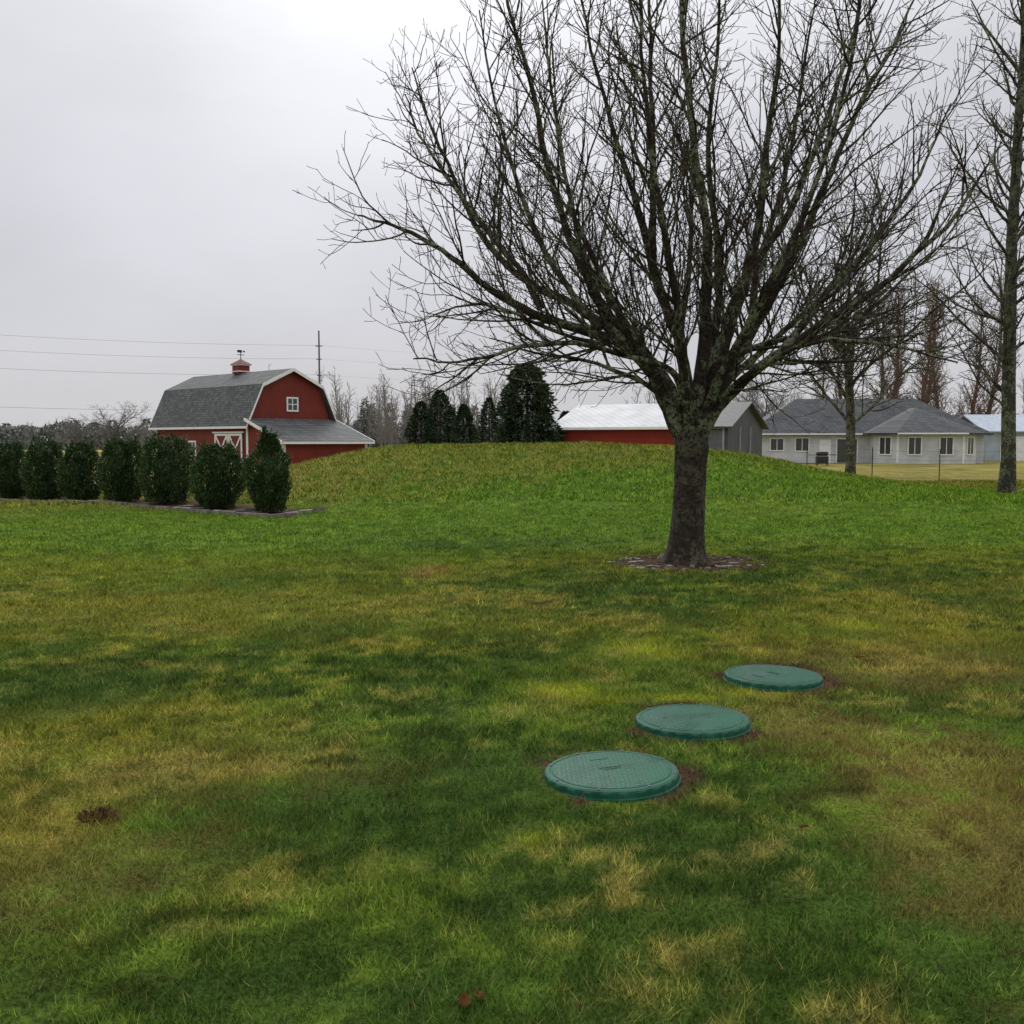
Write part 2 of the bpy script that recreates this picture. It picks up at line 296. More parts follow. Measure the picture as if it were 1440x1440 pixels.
def gen_tree(H,r0,style,tw=1.0):
    B=TB()
    if style=='leader':
        tr=walk((0,0,-.2),(0,0,1),H,16,.05,.035); rr=r0*(1-np.linspace(0,1,17))**.8+.02; rr[0]*=1.3; B.tube(tr,rr,8,.1)
        cfg=[dict(t0=.14,sp=.18,ang=(35,68),len=3.3,r=.05,re=.008*tw,n=6,up=.10,wob=.12,k=4,a=.3,tap=.75,pu=.2),
             dict(t0=.12,sp=.24,ang=(30,65),len=1.0,r=.016*tw,re=.007*tw,n=4,up=.08,wob=.16,k=3,a=.7),
             dict(t0=.2,sp=.26,ang=(30,70),len=.42,r=.009*tw,re=.006*tw,n=2,up=.05,wob=.2,k=3,a=1.)]
        kids(B,tr,rr,0,cfg)
    else:
        tr=walk((0,0,-.2),(0,0,1),H*.45,8,.05,.03); rr=np.linspace(r0,r0*.7,9); rr[0]*=1.3; B.tube(tr,rr,8,.1)
        for i in range(13):
            a=i*2.4+rng.random(); el=rng.uniform(.2,1.6); d=np.array([math.cos(a),math.sin(a),el]); d/=np.linalg.norm(d)
            l=walk(tr[3+i%6],d,H*rng.uniform(.36,.56),9,.05,.09); r=np.linspace(r0*.36,.02,10); B.tube(l,r,6,.2)
            kids(B,l,r,0,[dict(t0=.10,sp=H*.025,ang=(30,62),len=H*.19,r=.035,re=.010*tw,n=6,up=.02,wob=.13,k=4,a=.4,pu=.1),
                          dict(t0=.10,sp=H*.023,ang=(30,65),len=H*.075,r=.015*tw,re=.008*tw,n=4,up=-.01,wob=.18,k=3,a=.8,pu=0),
                          dict(t0=.2,sp=H*.026,ang=(30,65),len=H*.03,r=.010*tw,re=.007*tw,n=2,up=.0,wob=.2,k=3,a=1.)])
    return B.out()
moss_bark=bark('mossy_bark',(.048,.04,.032),(.085,.07,.052),(.20,.225,.13),.75,twl=.5,bump=False)
V,Fq,A=gen_tree(18,.19,'leader',1.15); o=fast_mesh('bare_poplar_tree',V,Fq,moss_bark,A,True); o.location=(13.55,27,tz(13.55,27))
V,Fq,A=gen_tree(14.5,.22,'round',1.15); o=fast_mesh('bare_deciduous_tree',V,Fq,moss_bark,A,True); o.location=(14.4,42,tz(14.4,42)); print('round',len(Fq))
brown_bark=bark('brown_twig_bark',(.12,.08,.062),(.18,.11,.082),(.2,.17,.13),.3,bump=False)
far1=gen_tree(17,.24,'leader',2.3); far2=gen_tree(15,.28,'round',1.7)
def place(o,x,y,s=1,rz=0): o.location=(x,y,tz(x,y)-.05); o.scale=(s,s,s); o.rotation_euler=(0,0,rz); return o
m1=fast_mesh('bare_deciduous_tree',*far1[:2],brown_bark,far1[2],True); place(m1,43,112,1.1,1)
for x,y,s,rz in [(48,116,1.2,3),(39.8,118,1.0,5),(52.5,110,1.15,2),(36,114,.8,4.2),(45.5,121,1.15,.4),(50.5,124,1.2,2.4),(41.5,108,.85,3.4),(47,108,1.0,5.3),(55,119,1.1,1.4)]:
    place(link(bpy.data.objects.new('bare_deciduous_tree',m1.data)),x,y,s,rz)
grey_bark=bark('grey_twig_bark',(.12,.11,.105),(.16,.15,.14),(.2,.2,.18),.3,bump=False)
m2=fast_mesh('bare_oak_tree',*far2[:2],grey_bark,far2[2],True); place(m2,-64,160,.68)
m2.scale=(.9,.9,.68)
for x,y,s,rz in [(26,108,.75,1),(31,120,.8,3),(33.5,110,.6,2),(-77,175,.5,1.7),(-60,172,.5,4)]:
    place(link(bpy.data.objects.new('bare_oak_tree',m2.data)),x,y,s,rz)
dl=[];df=[];da=[];off=0
def addt(src,x,y,s,sz=None):
    global off
    v=src[0]; a=rng.uniform(0,6.28); c_,s_=math.cos(a),math.sin(a); sz=sz or s
    w=np.stack([(v[:,0]*c_-v[:,1]*s_)*s+x,(v[:,0]*s_+v[:,1]*c_)*s+y,v[:,2]*sz-.5],-1); dl.append(w); df.append(src[1]+off); da.append(src[2]); off+=len(v)
def cheap(H):
    B=TB(); tr=walk((0,0,0),(0,0,1),H,8,.05,.04); rr=np.linspace(.15,.04,9); B.tube(tr,rr,4,.3)
    kids(B,tr,rr,0,[dict(t0=.12,sp=.36,ang=(25,60),len=H*.26,r=.055,re=.03,n=4,up=.08,wob=.12,k=3,a=.6,tap=.7),dict(t0=.15,sp=.42,ang=(25,65),len=H*.10,r=.03,re=.018,n=3,up=.05,wob=.15,k=3,a=1.)]); return B.out()
ch=[cheap(12) for _ in range(5)]
for i in range(95): addt(ch[i%5],rng.uniform(-40,4),rng.uniform(160,200),rng.uniform(.7,1.15))
for i in range(80): addt(ch[i%5],rng.uniform(-150,-38),rng.uniform(200,240),rng.uniform(.3,.62))
for i in range(36): addt(ch[i%5],rng.uniform(20,140),rng.uniform(150,200),rng.uniform(.7,1.1))
distant_bark=bark('haze_tinted_twigs',(.20,.185,.18),(.24,.22,.215),(.2,.2,.2),.1,bump=False)  # distance haze painted into the bark and twig colours, lighter and greyer
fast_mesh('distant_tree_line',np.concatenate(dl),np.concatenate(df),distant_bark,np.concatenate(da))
# ------------------------------------------------------------ leafy masses
def leaf_mat(name,c0,c1,rough=.5,tr=.0):
    m=NT(name); r=m.attr(); col=m.mix(r,c0,c1)
    if rough>.6: m.thin(col,tr); return m.m
    m.put(m.b.inputs['Base Color'],col); m.b.inputs['Roughness'].default_value=rough; m.b.inputs['Specular IOR Level'].default_value=.35
    return m.m
def leaves(P,D,ln,wd,jit=.5):
    n=len(P); D=D+rng.normal(0,jit,(n,3)); D/=np.linalg.norm(D,axis=1)[:,None]; R=rng.normal(0,1,(n,3)); Wv=np.cross(D,R); Wv/=np.linalg.norm(Wv,axis=1)[:,None]
    l=ln*rng.uniform(.6,1.3,n)[:,None]; w=wd*rng.uniform(.7,1.2,n)[:,None]
    v=np.stack([P,P+D*l*.5+Wv*w*.5,P+D*l,P+D*l*.5-Wv*w*.5],1); return v.reshape(-1,3)
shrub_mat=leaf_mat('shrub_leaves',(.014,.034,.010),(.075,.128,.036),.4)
def shrub(x,y,h,w,kind):
    n=11000; t=rng.random(n)**.95; th=rng.uniform(0,2*np.pi,n); sd=rng.uniform(0,90)
    if kind: prof=lambda t: (.66+.34*S(0,.35,t))*(1-.55*S(.62,.82,t)-.32*S(.80,1,t))
    else: prof=lambda t: (.74+.26*S(0,.3,t))*(1-.18*S(.6,.85,t))*np.sqrt(np.clip(1-(np.clip(t-.78,0,1)/.24)**2.4,0.05,1))
    lump=.64+.50*vnoise(th*2.2+sd,t*5+sd)+.30*vnoise(th*5+sd,t*12+sd)
    q=1-.35*rng.random(n)**2; r=w/2*prof(t)*lump*q
    top=1+.2*(vnoise(np.cos(th)*r*9+sd,np.sin(th)*r*9+sd)-.5)*S(.6,1,t)
    P=np.stack([np.cos(th)*r,np.sin(th)*r,(.04+t*(h-.08))*top],-1); D=np.stack([np.cos(th)*.7,np.sin(th)*.7,np.full(n,.9)],-1)
    ex=rng.random(n)<.05; P[ex]+=D[ex]*rng.uniform(.03,.12,(ex.sum(),1))
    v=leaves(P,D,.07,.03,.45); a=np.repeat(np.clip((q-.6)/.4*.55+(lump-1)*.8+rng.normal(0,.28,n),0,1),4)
    f=np.arange(len(v)).reshape(-1,4)
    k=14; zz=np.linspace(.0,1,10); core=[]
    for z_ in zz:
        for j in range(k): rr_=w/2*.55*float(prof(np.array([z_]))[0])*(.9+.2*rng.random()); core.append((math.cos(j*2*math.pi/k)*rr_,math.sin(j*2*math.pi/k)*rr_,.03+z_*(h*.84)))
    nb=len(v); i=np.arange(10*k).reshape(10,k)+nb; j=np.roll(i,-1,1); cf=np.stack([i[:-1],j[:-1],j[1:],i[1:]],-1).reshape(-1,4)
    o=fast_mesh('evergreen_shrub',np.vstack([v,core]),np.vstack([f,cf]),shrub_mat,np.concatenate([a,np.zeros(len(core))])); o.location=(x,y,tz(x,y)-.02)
    o.rotation_euler=(rng.normal(0,.02),rng.normal(0,.02),rng.uniform(0,6)); return o
for x,y,h,w,p in [(-5.3,21.5,1.80,.86,True),(-6.66,22.3,1.44,.96,False),(-8.15,23.3,1.60,1.10,False),(-9.5,24.1,1.55,.94,False),(-10.95,25.0,1.46,.88,False),(-12.25,25.9,1.52,1.0,False),(-13.6,26.7,1.5,.96,False),(-15.1,27.6,1.45,1.0,False)]:
    shrub(x,y,h,w,p)
con_mat=leaf_mat('conifer_needles',(.016,.028,.017),(.052,.078,.042),.7)
trunkm=simple('conifer_trunk',(.06,.04,.03))
def conifer_data(H,R,n,col=.0,sz=.28):
    t=rng.random(n)**1.25; th=rng.uniform(0,2*np.pi,n); sd=rng.uniform(0,50)
    lay=.68+.30*np.abs(np.sin(t*H*2.2+th*1.0+sd))+.7*(vnoise(th*2.5+7+sd,t*H*1.1+5)-.5)
    pr=(1-t)**(.85-.42*col)*(.75+.25*S(0,.12,t)); q=1-.6*rng.random(n)**1.6
    r=R*pr*lay*q
    P=np.stack([np.cos(th)*r,np.sin(th)*r,.25+t*(H-.3)-r*.18],-1); D=np.stack([np.cos(th),np.sin(th),np.full(n,-.25)],-1)
    v=leaves(P,D,sz,sz*.42,.35); a=np.repeat(np.clip(q*1.2-.5+rng.normal(0,.2,n),0,1),4); return v,np.arange(len(v)).reshape(-1,4),a
def conifer(x,y,H,R,n,mat,col=0,sz=.28,name='conifer_tree'):
    v,f,a=conifer_data(H,R,n,col,sz); B=TB(); B.tube(np.array([(0,0,-.3),(0,0,H*.5),(0,0,H*.97)]),[R*.09,R*.05,.02],7,0.0); V2,F2,_=B.out()
    midx=np.concatenate([np.zeros(len(f)),np.ones(len(F2))])
    o=fast_mesh(name,np.vstack([v,V2]),np.vstack([f,F2+len(v)]),[mat,trunkm],np.concatenate([a,np.zeros(len(V2))]),midx=midx); o.location=(x,y,tz(x,y)-.1); return o
conifer(1.1,72,7.7,2.85,16000,con_mat,1.15,.32,'cedar_tree')
conifer(-6.9,95,7.0,2.6,8000,con_mat,.6,.30)
conifer(-8.9,97,6.0,2.2,6000,con_mat,.6,.30); conifer(-4.8,98,5.8,2.1,6000,con_mat,.5,.30); conifer(-2.4,104,6.6,2.1,5000,con_mat,.4,.30)
conifer(4.6,84,4.6,2.6,5000,con_mat,.5,.3)
vs=[];fs=[];as_=[];off=0
def addc(x,y,H,R,n,sz):
    global off
    v,f,a=conifer_data(H,R,n,.3,sz); vs.append(v+np.array([x,y,-.6])); fs.append(f+off); as_.append(a); off+=len(v)
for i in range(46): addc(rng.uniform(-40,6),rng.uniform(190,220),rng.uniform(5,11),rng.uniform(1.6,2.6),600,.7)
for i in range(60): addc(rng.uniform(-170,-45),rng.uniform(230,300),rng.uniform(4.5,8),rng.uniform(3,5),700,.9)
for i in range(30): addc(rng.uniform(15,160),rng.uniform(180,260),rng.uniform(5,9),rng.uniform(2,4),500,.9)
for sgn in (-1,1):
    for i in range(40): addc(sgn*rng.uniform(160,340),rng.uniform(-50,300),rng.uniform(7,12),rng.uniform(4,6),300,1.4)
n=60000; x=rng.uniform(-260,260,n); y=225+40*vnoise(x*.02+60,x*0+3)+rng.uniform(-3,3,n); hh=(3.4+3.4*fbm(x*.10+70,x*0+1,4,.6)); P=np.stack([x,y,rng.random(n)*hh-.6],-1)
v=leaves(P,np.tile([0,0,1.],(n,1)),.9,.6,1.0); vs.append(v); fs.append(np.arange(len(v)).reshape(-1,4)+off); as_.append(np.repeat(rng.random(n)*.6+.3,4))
fast_mesh('distant_evergreens',np.concatenate(vs),np.concatenate(fs),leaf_mat('haze_tinted_evergreens',(.15,.165,.165),(.23,.24,.23),.9),np.concatenate(as_))  # foliage colours lightened to grey to stand in for air haze
# ------------------------------------------------------------ building materials
def siding(name,col,pitch,vertical=False,rough=.6,depth=.5):
    m=NT(name); p=m.obj(); sp=m.n('ShaderNodeSeparateXYZ'); m.put(sp.inputs[0],p)
    c=sp.outputs[2] if not vertical else m.math('ADD',sp.outputs[0],sp.outputs[1])
    fr=m.math('FRACT',m.math('DIVIDE',c,pitch)); ln=m.mr(fr,.0,.14,0,1)
    nz=m.noise(p,.8,5); nf=m.noise(p,14,4)
    base=m.mix(m.mr(nz,.3,.7),tuple(x*.82 for x in col),tuple(min(1,x*1.12) for x in col)); base=m.mix(m.math('MULTIPLY',nf,.25),base,tuple(x*.6 for x in col))
    m.put(m.b.inputs['Base Color'],m.mix(m.math('MULTIPLY',m.math('SUBTRACT',1,ln),.55),base,tuple(x*.35 for x in col)))
    m.b.inputs['Roughness'].default_value=rough; m.b.inputs['Specular IOR Level'].default_value=.3
    m.bump(fr if not vertical else ln,depth,.03); return m.m
def shingle(name,c0,c1,sc_=1.0):
    m=NT(name); uvn=m.obj(); sp=m.n('ShaderNodeSeparateXYZ'); m.put(sp.inputs[0],uvn); cb=m.n('ShaderNodeCombineXYZ')
    m.put(cb.inputs[0],m.math('ADD',sp.outputs[0],sp.outputs[1])); m.put(cb.inputs[1],m.math('MULTIPLY',sp.outputs[2],1.3))
    b=m.n('ShaderNodeTexBrick'); m.put(b.inputs['Vector'],cb.outputs[0]); b.inputs['Scale'].default_value=sc_; b.inputs['Brick Width'].default_value=.42; b.inputs['Row Height'].default_value=.26; b.inputs['Mortar Size'].default_value=.02
    m.put(b.inputs['Color1'],c0); m.put(b.inputs['Color2'],c1); m.put(b.inputs['Mortar'],tuple(x*.4 for x in c0)); b.inputs['Bias'].default_value=0
    n=m.noise(uvn,3,5,.7); col=m.mix(m.mr(n,.35,.65,0,.55),b.outputs['Color'],tuple(x*.6 for x in c0)); m.put(m.b.inputs['Base Color'],col); m.b.inputs['Roughness'].default_value=.75; m.b.inputs['Specular IOR Level'].default_value=.3
    m.bump(b.outputs['Fac'],-.6,.03); return m.m
red=siding('red_board_siding',(.20,.029,.018),.30,True); redh=siding('red_lap_siding',(.28,.026,.017),.45)
white=simple('white_trim_paint',(.78,.78,.78),.5,.06); glass=NT('window_glass'); glass.b.inputs['Base Color'].default_value=(.05,.055,.06,1); glass.b.inputs['Roughness'].default_value=.12; glass.b.inputs['Specular IOR Level'].default_value=.6; glass=glass.m
droof=shingle('gray_shingles',(.08,.087,.09),(.165,.172,.178)); hroof=shingle('slate_shingles',(.058,.064,.072),(.11,.118,.128))
metal=siding('pale_metal_roof',(.46,.48,.51),.6,True,.55,.3); greyw=siding('dark_metal_cladding',(.085,.09,.098),.35,True); lap=siding('light_gray_lap_siding',(.62,.63,.65),.2)
def window(par,name,c,ax,w,h,bars=1,out=.05,fr=.1):
    rz=0 if ax=='x' else (-math.pi/2 if ax=='y' else ax)
    it=[((0,-out,h/2),(w+fr,.06,fr)),((0,-out,-h/2),(w+fr,.06,fr)),((-w/2,-out,0),(fr,.06,h-fr)),((w/2,-out,0),(fr,.06,h-fr))]
    if bars: it+=[((0,-out,0),(fr*.6,.045,h-fr))]
    if bars>1: it+=[((0,-out+.004,0),(w-fr,.03,fr*.5))]
    boxes(name+'_frame',it,white,par,c,rz); boxes(name+'_glass',[((0,-out*.4,0),(w-fr*.8,.02,h-fr*.8))],glass,par,c,rz)
# ------------------------------------------------------------ barn
bx,by=-20.8,78; barn=empty('red_barn',(bx,by,-.42),rad(47)); W,L=8.1,14.9; C=W/2
he,hb,hp=3.2,6.45,7.8; ob=2.85
prof=[(0,0),(W,0),(W,he),(C+ob,hb-.1),(C,hp-.12),(C-ob,hb-.1),(0,he)]
V=[(p[0],0,p[1]) for p in prof]+[(p[0],L,p[1]) for p in prof]; n=7
poly_obj('walls',V,[tuple(range(n)),tuple(reversed(range(n,2*n)))]+[(i,i+n,(i+1)%n+n,(i+1)%n) for i in range(n)],red,barn)
y0,y1=-.45,L+.45
def gslab(nm,a,b): slab(nm,[(a[0],y0,a[1]),(a[0],y1,a[1]),(b[0],y1,b[1]),(b[0],y0,b[1])],.12,droof,barn)
PR=[(-.45,he-.1),(C-ob-.05,hb+.05),(C,hp+.06),(C+ob+.05,hb+.05),(W+.45,he-.1)]
for i,nm in enumerate(('roof_lower_near','roof_upper_near','roof_upper_far','roof_lower_far')): gslab(nm,PR[i],PR[i+1])
for yy in (y0-.03,y1+.03):
    for i in range(4):
        a,b=PR[i],PR[i+1]; Vt=[]
        for yq in(yy-.03,yy+.025):
            Vt+=[(a[0],yq,a[1]+.02),(b[0],yq,b[1]+.02),(b[0],yq,b[1]-.24),(a[0],yq,a[1]-.24)]
        poly_obj('rake_trim_%d'%i,Vt,BF,white,barn)
boxes('eave_trim',[((-.47,L/2,he-.16),(.06,L+.9,.18)),((W+.47,L/2,he-.16),(.06,L+.9,.18))],white,barn)
boxes('corner_trim',[((-.03,.1,he/2),(.06,.24,he-.1)),((-.03,L-.1,he/2),(.06,.24,he-.1)),((.12,-.03,he/2),(.24,.06,he-.1)),((W-.12,-.03,he/2),(.24,.06,he-.1))],white,barn)
for k,yc in enumerate((1.75,3.85)):
    w,h=2.0,2.5; it=[((0,-.1,h-.08),(w,.06,.18)),((0,-.1,.1),(w,.06,.18)),((-w/2+.08,-.1,h/2),(.18,.06,h-.34)),((w/2-.08,-.1,h/2),(.18,.06,h-.34))]
    an=math.atan2(h-.3,w-.3); ll=math.hypot(w-.35,h-.35)
    it+=[((0,-.105,h/2),(ll,.04,.16),an),((0,-.112,h/2),(ll,.04,.16),-an)]
    boxes('door_brace_%d'%k,it,white,barn,(0,yc,.05),-math.pi/2)
    boxes('door_panel_%d'%k,[((0,-.04,h/2),(w-.05,.05,h-.02))],red,barn,(0,yc,.05),-math.pi/2)
boxes('door_track',[((-.12,2.8,2.66),(.12,4.6,.12))],white,barn)
window(barn,'side_window',(0,8.6,1.35),'y',1.15,1.15,1,fr=.14); window(barn,'loft_window',(C+.1,0,4.95),'x',1.0,1.05,2,fr=.13)
D=4.7; zt_,zb=3.75,2.05
V=[(0,-.002,0),(0,-D,0),(0,-D,zb),(0,-.002,zt_-.15),(W,-.002,0),(W,-D,0),(W,-D,zb),(W,-.002,zt_-.15)]
poly_obj('lean_to_walls',V,[(0,1,2,3),(7,6,5,4),(1,5,6,2),(3,2,6,7),(0,4,5,1)],red,barn)
slab('lean_to_roof',[(-.35,-.05,zt_+.02),(-.35,-D-.5,zb-.1),(W+.35,-D-.5,zb-.1),(W+.35,-.05,zt_+.02)],.12,droof,barn)
for xs in (-.38,W+.38):
    Vt=[]
    for xq in (xs-.03,xs+.025): Vt+=[(xq,-.05,zt_+.04),(xq,-D-.52,zb-.08),(xq,-D-.52,zb-.32),(xq,-.05,zt_-.2)]
    poly_obj('lean_to_rake',Vt,BF,white,barn)
boxes('lean_to_trim',[((W/2,-D-.53,zb-.22),(W+.7,.05,.18)),((-.03,-D+.12,zb/2),(.06,.24,zb-.2)),((.12,-D-.03,zb/2),(.24,.06,zb-.2)),((W-.12,-D-.03,zb/2),(.24,.06,zb-.2))],white,barn)
cy=7.4
boxes('cupola_base',[((C,cy,hp+.30),(1.05,1.05,.75))],red,barn); boxes('cupola_trim',[((C,cy,hp+.70),(1.25,1.25,.09)),((C,cy,hp+.15),(1.2,1.2,.08))],white,barn)
q=hp+.745; poly_obj('cupola_roof',[(C-.7,cy-.7,q),(C+.7,cy-.7,q),(C+.7,cy+.7,q),(C-.7,cy+.7,q),(C,cy,q+.5)],[(0,1,4),(1,2,4),(2,3,4),(3,0,4),(3,2,1,0)],simple('cupola_roof_red',(.16,.035,.03)),barn)
dark=simple('dark_iron',(.03,.03,.032),.5)
boxes('weathervane',[((C,cy,q+.75),(.05,.05,.9)),((C,cy,q+.85),(.7,.04,.05)),((C-.1,cy,q+1.15),(.45,.04,.22)),((C+.32,cy,q+1.15),(.18,.04,.12))],dark,barn)
# ------------------------------------------------------------ red shed
shed=empty('red_pole_building',(3.25,72,-.42),rad(-27)); LS,DS=12.6,10; e,r_=3.05,4.75; XR=8.9; XW=10.6
poly_obj('red_walls',[(0,0,0),(XR,0,0),(XR,DS,0),(0,DS,0),(0,0,e),(XR,0,e),(XR,DS,e),(0,DS,e),(0,DS/2,r_-.1),(XR,DS/2,r_-.1)],[(0,1,5,4),(2,3,7,6),(0,4,8,7,3),(1,2,6,9,5)],redh,shed)
poly_obj('gray_walls',[(XR,0,0),(LS,0,0),(LS,DS,0),(XR,DS,0),(XR,0,e),(LS,0,e),(LS,DS,e),(XR,DS,e),(XR,DS/2,r_-.1),(LS,DS/2,r_-.1)],[(0,1,5,4),(2,3,7,6),(1,2,6,9,5)],greyw,shed)
slab('roof_front',[(-.4,-.5,e-.12),(XW,-.5,e-.12),(XW,DS/2,r_),(-.4,DS/2,r_)],.1,metal,shed)
slab('roof_back',[(-.4,DS+.5,e-.12),(XW,DS+.5,e-.12),(XW,DS/2,r_),(-.4,DS/2,r_)],.1,metal,shed)
dm=simple('dark_roof',(.09,.095,.1),.6)
slab('roof_gray_front',[(XW,-.5,e-.11),(LS+.4,-.5,e-.11),(LS+.4,DS/2,r_+.01),(XW,DS/2,r_+.01)],.1,dm,shed); slab('roof_gray_back',[(XW,DS+.5,e-.11),(LS+.4,DS+.5,e-.11),(LS+.4,DS/2,r_+.01),(XW,DS/2,r_+.01)],.1,dm,shed)
boxes('fascia',[((XW/2-.2,-.54,e-.2),(XW+.4,.06,.18))],white,shed)
boxes('big_door',[((10.9,-.06,1.35),(2.6,.08,2.7)),],simple('door_gray',(.12,.125,.135),.5),shed); boxes('door_trim',[((9.5,-.07,1.4),(.14,.1,2.8)),((12.3,-.07,1.4),(.14,.1,2.8)),((10.9,-.07,2.82),(2.94,.1,.1)),((LS+.05,3,1.5),(.1,.14,3.0)),((LS+.05,6,1.5),(.1,.14,3.0))],simple('trim_gray',(.3,.31,.33)),shed)
# ------------------------------------------------------------ house
hs=empty('gray_house',(21.6,89,-.42),rad(-6)); E=2.7
extrude_prism('main_walls',[(0,0),(20,0),(20,9.5),(0,9.5)],0,E,lap,hs)
bay=[(10.2,-.002),(10.2,-1.6),(11.8,-3.2),(17.2,-3.2),(18.8,-1.6),(18.8,-.002)]
extrude_prism('bay_walls',bay,0,E-.003,lap,hs)
ev=E-.05; rg=5.9; o_=.55
A0,A1,A2,A3=(-o_,-o_,ev),(20+o_,-o_,ev),(20+o_,9.5+o_,ev),(-o_,9.5+o_,ev); R0,R1=(4.6,4.75,rg),(15.4,4.75,rg)
V=[A0,A1,A2,A3,R0,R1]; poly_obj('main_roof',V+[(a[0],a[1],a[2]-.16) for a in (A0,A1,A2,A3)],[(0,1,5,4),(1,2,5),(2,3,4,5),(3,0,4),(9,8,7,6),(0,6,7,1),(1,7,8,2),(2,8,9,3),(3,9,6,0)],hroof,hs)
bo=[(9.6,-.2),(9.6,-1.85),(11.6,-3.8),(17.4,-3.8),(19.4,-1.85),(19.4,-.2)]; nb=len(bo)
V=[(p[0],p[1],ev+.02) for p in bo]+[(p[0],p[1],ev-.14) for p in bo]+[(14.5,1.2,4.95),(14.5,4.4,4.95),(9.6,4.4,ev),(19.4,4.4,ev)]
poly_obj('bay_roof',V,[(i,i+1,2*nb) for i in range(nb-1)]+[(i+nb,i+1+nb,i+1,i) for i in range(nb-1)]+[(0,2*nb,2*nb+1,2*nb+2),(5,2*nb+3,2*nb+1,2*nb),tuple(reversed(range(nb,2*nb)))],hroof,hs)
boxes('gutter',[((4.5,-o_-.05,ev-.07),(10,.1,.13)),((14.5,-3.86,ev-.05),(5.8,.1,.13))],white,hs)
window(hs,'window_a',(2.2,0,1.65),'x',1.2,1.1); window(hs,'window_b',(4.4,0,1.65),'x',1.2,1.2)
boxes('back_door',[((6.4,-.05,1.05),(1.0,.06,2.1))],white,hs); boxes('sliding_door_glass',[((8.3,-.03,1.1),(1.7,.04,2.05))],glass,hs)
boxes('sliding_door_frame',[((7.4,-.05,1.1),(.1,.08,2.15)),((8.3,-.05,1.1),(.08,.08,2.05)),((9.2,-.05,1.1),(.1,.08,2.15)),((8.3,-.05,2.18),(1.7,.08,.1))],white,hs)
window(hs,'bay_window_a',(13.2,-3.2,1.55),'x',1.1,1.5); window(hs,'bay_window_b',(15.8,-3.2,1.55),'x',1.1,1.5); window(hs,'bay_window_c',(18.0,-2.4,1.55),rad(45),1.1,1.5); window(hs,'bay_window_d',(11.0,-2.4,1.55),rad(-45),1.1,1.5)
boxes('bay_corner_trim',[((11.8,-3.2,E/2),(.16,.1,E-.1)),((17.2,-3.2,E/2),(.16,.1,E-.1)),((0,0,E/2),(.16,.1,E-.1))],white,hs)
boxes('roof_vents',[((7,2.2,4.45),(.4,.4,.5)),((12.2,3.6,5.4),(.35,.35,.5))],simple('vent_gray',(.2,.2,.2)),hs)
gr=empty('patio_grill',(24.8,79,-.42)); boxes('cart',[((0,0,.45),(.9,.5,.6)),((-.75,0,.85),(.6,.5,.05)),((.75,0,.85),(.6,.5,.05))],dark,gr)
boxes('lid',[((0,0,.95),(.9,.5,.35))],dark,gr,bevel=.12); boxes('legs',[((-.4,-.2,.08),(.06,.06,.16)),((.4,-.2,.08),(.06,.06,.16)),((-.4,.2,.08),(.06,.06,.16)),((.4,.2,.08),(.06,.06,.16))],dark,gr)
ob_=empty('blue_gray_outbuilding',(45.5,95,-.42),0); bl=siding('blue_gray_siding',(.42,.48,.55),.25)
boxes('walls',[((4,4,1.5),(8,8,3.0))],bl,ob_); slab('roof_front',[(-.4,-.5,2.9),(8.4,-.5,2.9),(8.4,4,4.6),(-.4,4,4.6)],.12,simple('light_roof',(.45,.5,.58)),ob_); slab('roof_back',[(-.4,8.5,2.9),(8.4,8.5,2.9),(8.4,4,4.6),(-.4,4,4.6)],.12,bl,ob_)
boxes('garage_door',[((3,-.05,1.2),(3.2,.06,2.4))],white,ob_)
# ------------------------------------------------------------ wire fence
fe=empty('wire_fence',(0,0,0)); B=TB(); B2=TB()
fx=[(11.5+i*2.35,38.5-i*.55) for i in range(11)]
for x,y in fx:
    z=tz(x,y); B.tube(np.array([(x,y,z-.1),(x,y,z+.6),(x,y,z+1.25)]),[.018]*3,6,0)
for h in (.12,.35,.58,.82,1.15):
    for a,b in zip(fx[:-1],fx[1:]):
        pa=np.array([a[0],a[1],tz(*a)+h]); pb=np.array([b[0],b[1],tz(*b)+h]); mid=(pa+pb)/2-np.array([0,0,.02]); B2.tube(np.array([pa,mid,pb]),[.004]*3,3,0)
V,Fq,_=B.out(); fast_mesh('posts',V,Fq,dark,parent=fe); V,Fq,_=B2.out(); fast_mesh('wires',V,Fq,dark,parent=fe)
B=TB(); px_,py_=-25.2,130; qx,qy=-70,108
B.tube(np.array([(px_,py_,-.5),(px_,py_,8),(px_,py_,15.9)]),[.16,.13,.10],8,0); B.tube(np.array([(qx,qy,-.5),(qx,qy,8),(qx,qy,15.9)]),[.16,.13,.10],8,0)
pole=simple('pole_wood',(.13,.12,.115)); V,Fq,_=B.out(); up=fast_mesh('utility_pole',V[:24],Fq[:16],pole); fast_mesh('utility_pole',V[24:],Fq[:16],pole)
boxes('crossarms',[((px_,py_-.1,13.9),(.9,.12,.12)),((px_,py_-.1,12.2),(.7,.12,.12)),((px_,py_-.1,10.1),(.6,.12,.12))],pole,up)
B=TB()
for h,r in ((14.0,.015),(12.25,.015),(10.2,.017),(5.8,.018)):
    for (a,b) in (((px_,py_),(qx,qy)),((px_,py_),(25,158))):
        if b[0]>0 and h<6: continue
        t=np.linspace(0,1,16)[:,None]; P=np.array([*a,h])*(1-t)+np.array([*b,h])*t; P[:,2]-=(4*t*(1-t))[:,0]*.5; B.tube(P,[r if b[0]<0 else r*.6]*16,3,0)
V,Fq,_=B.out(); fast_mesh('power_lines',V,Fq,simple('cable',(.22,.22,.23)))
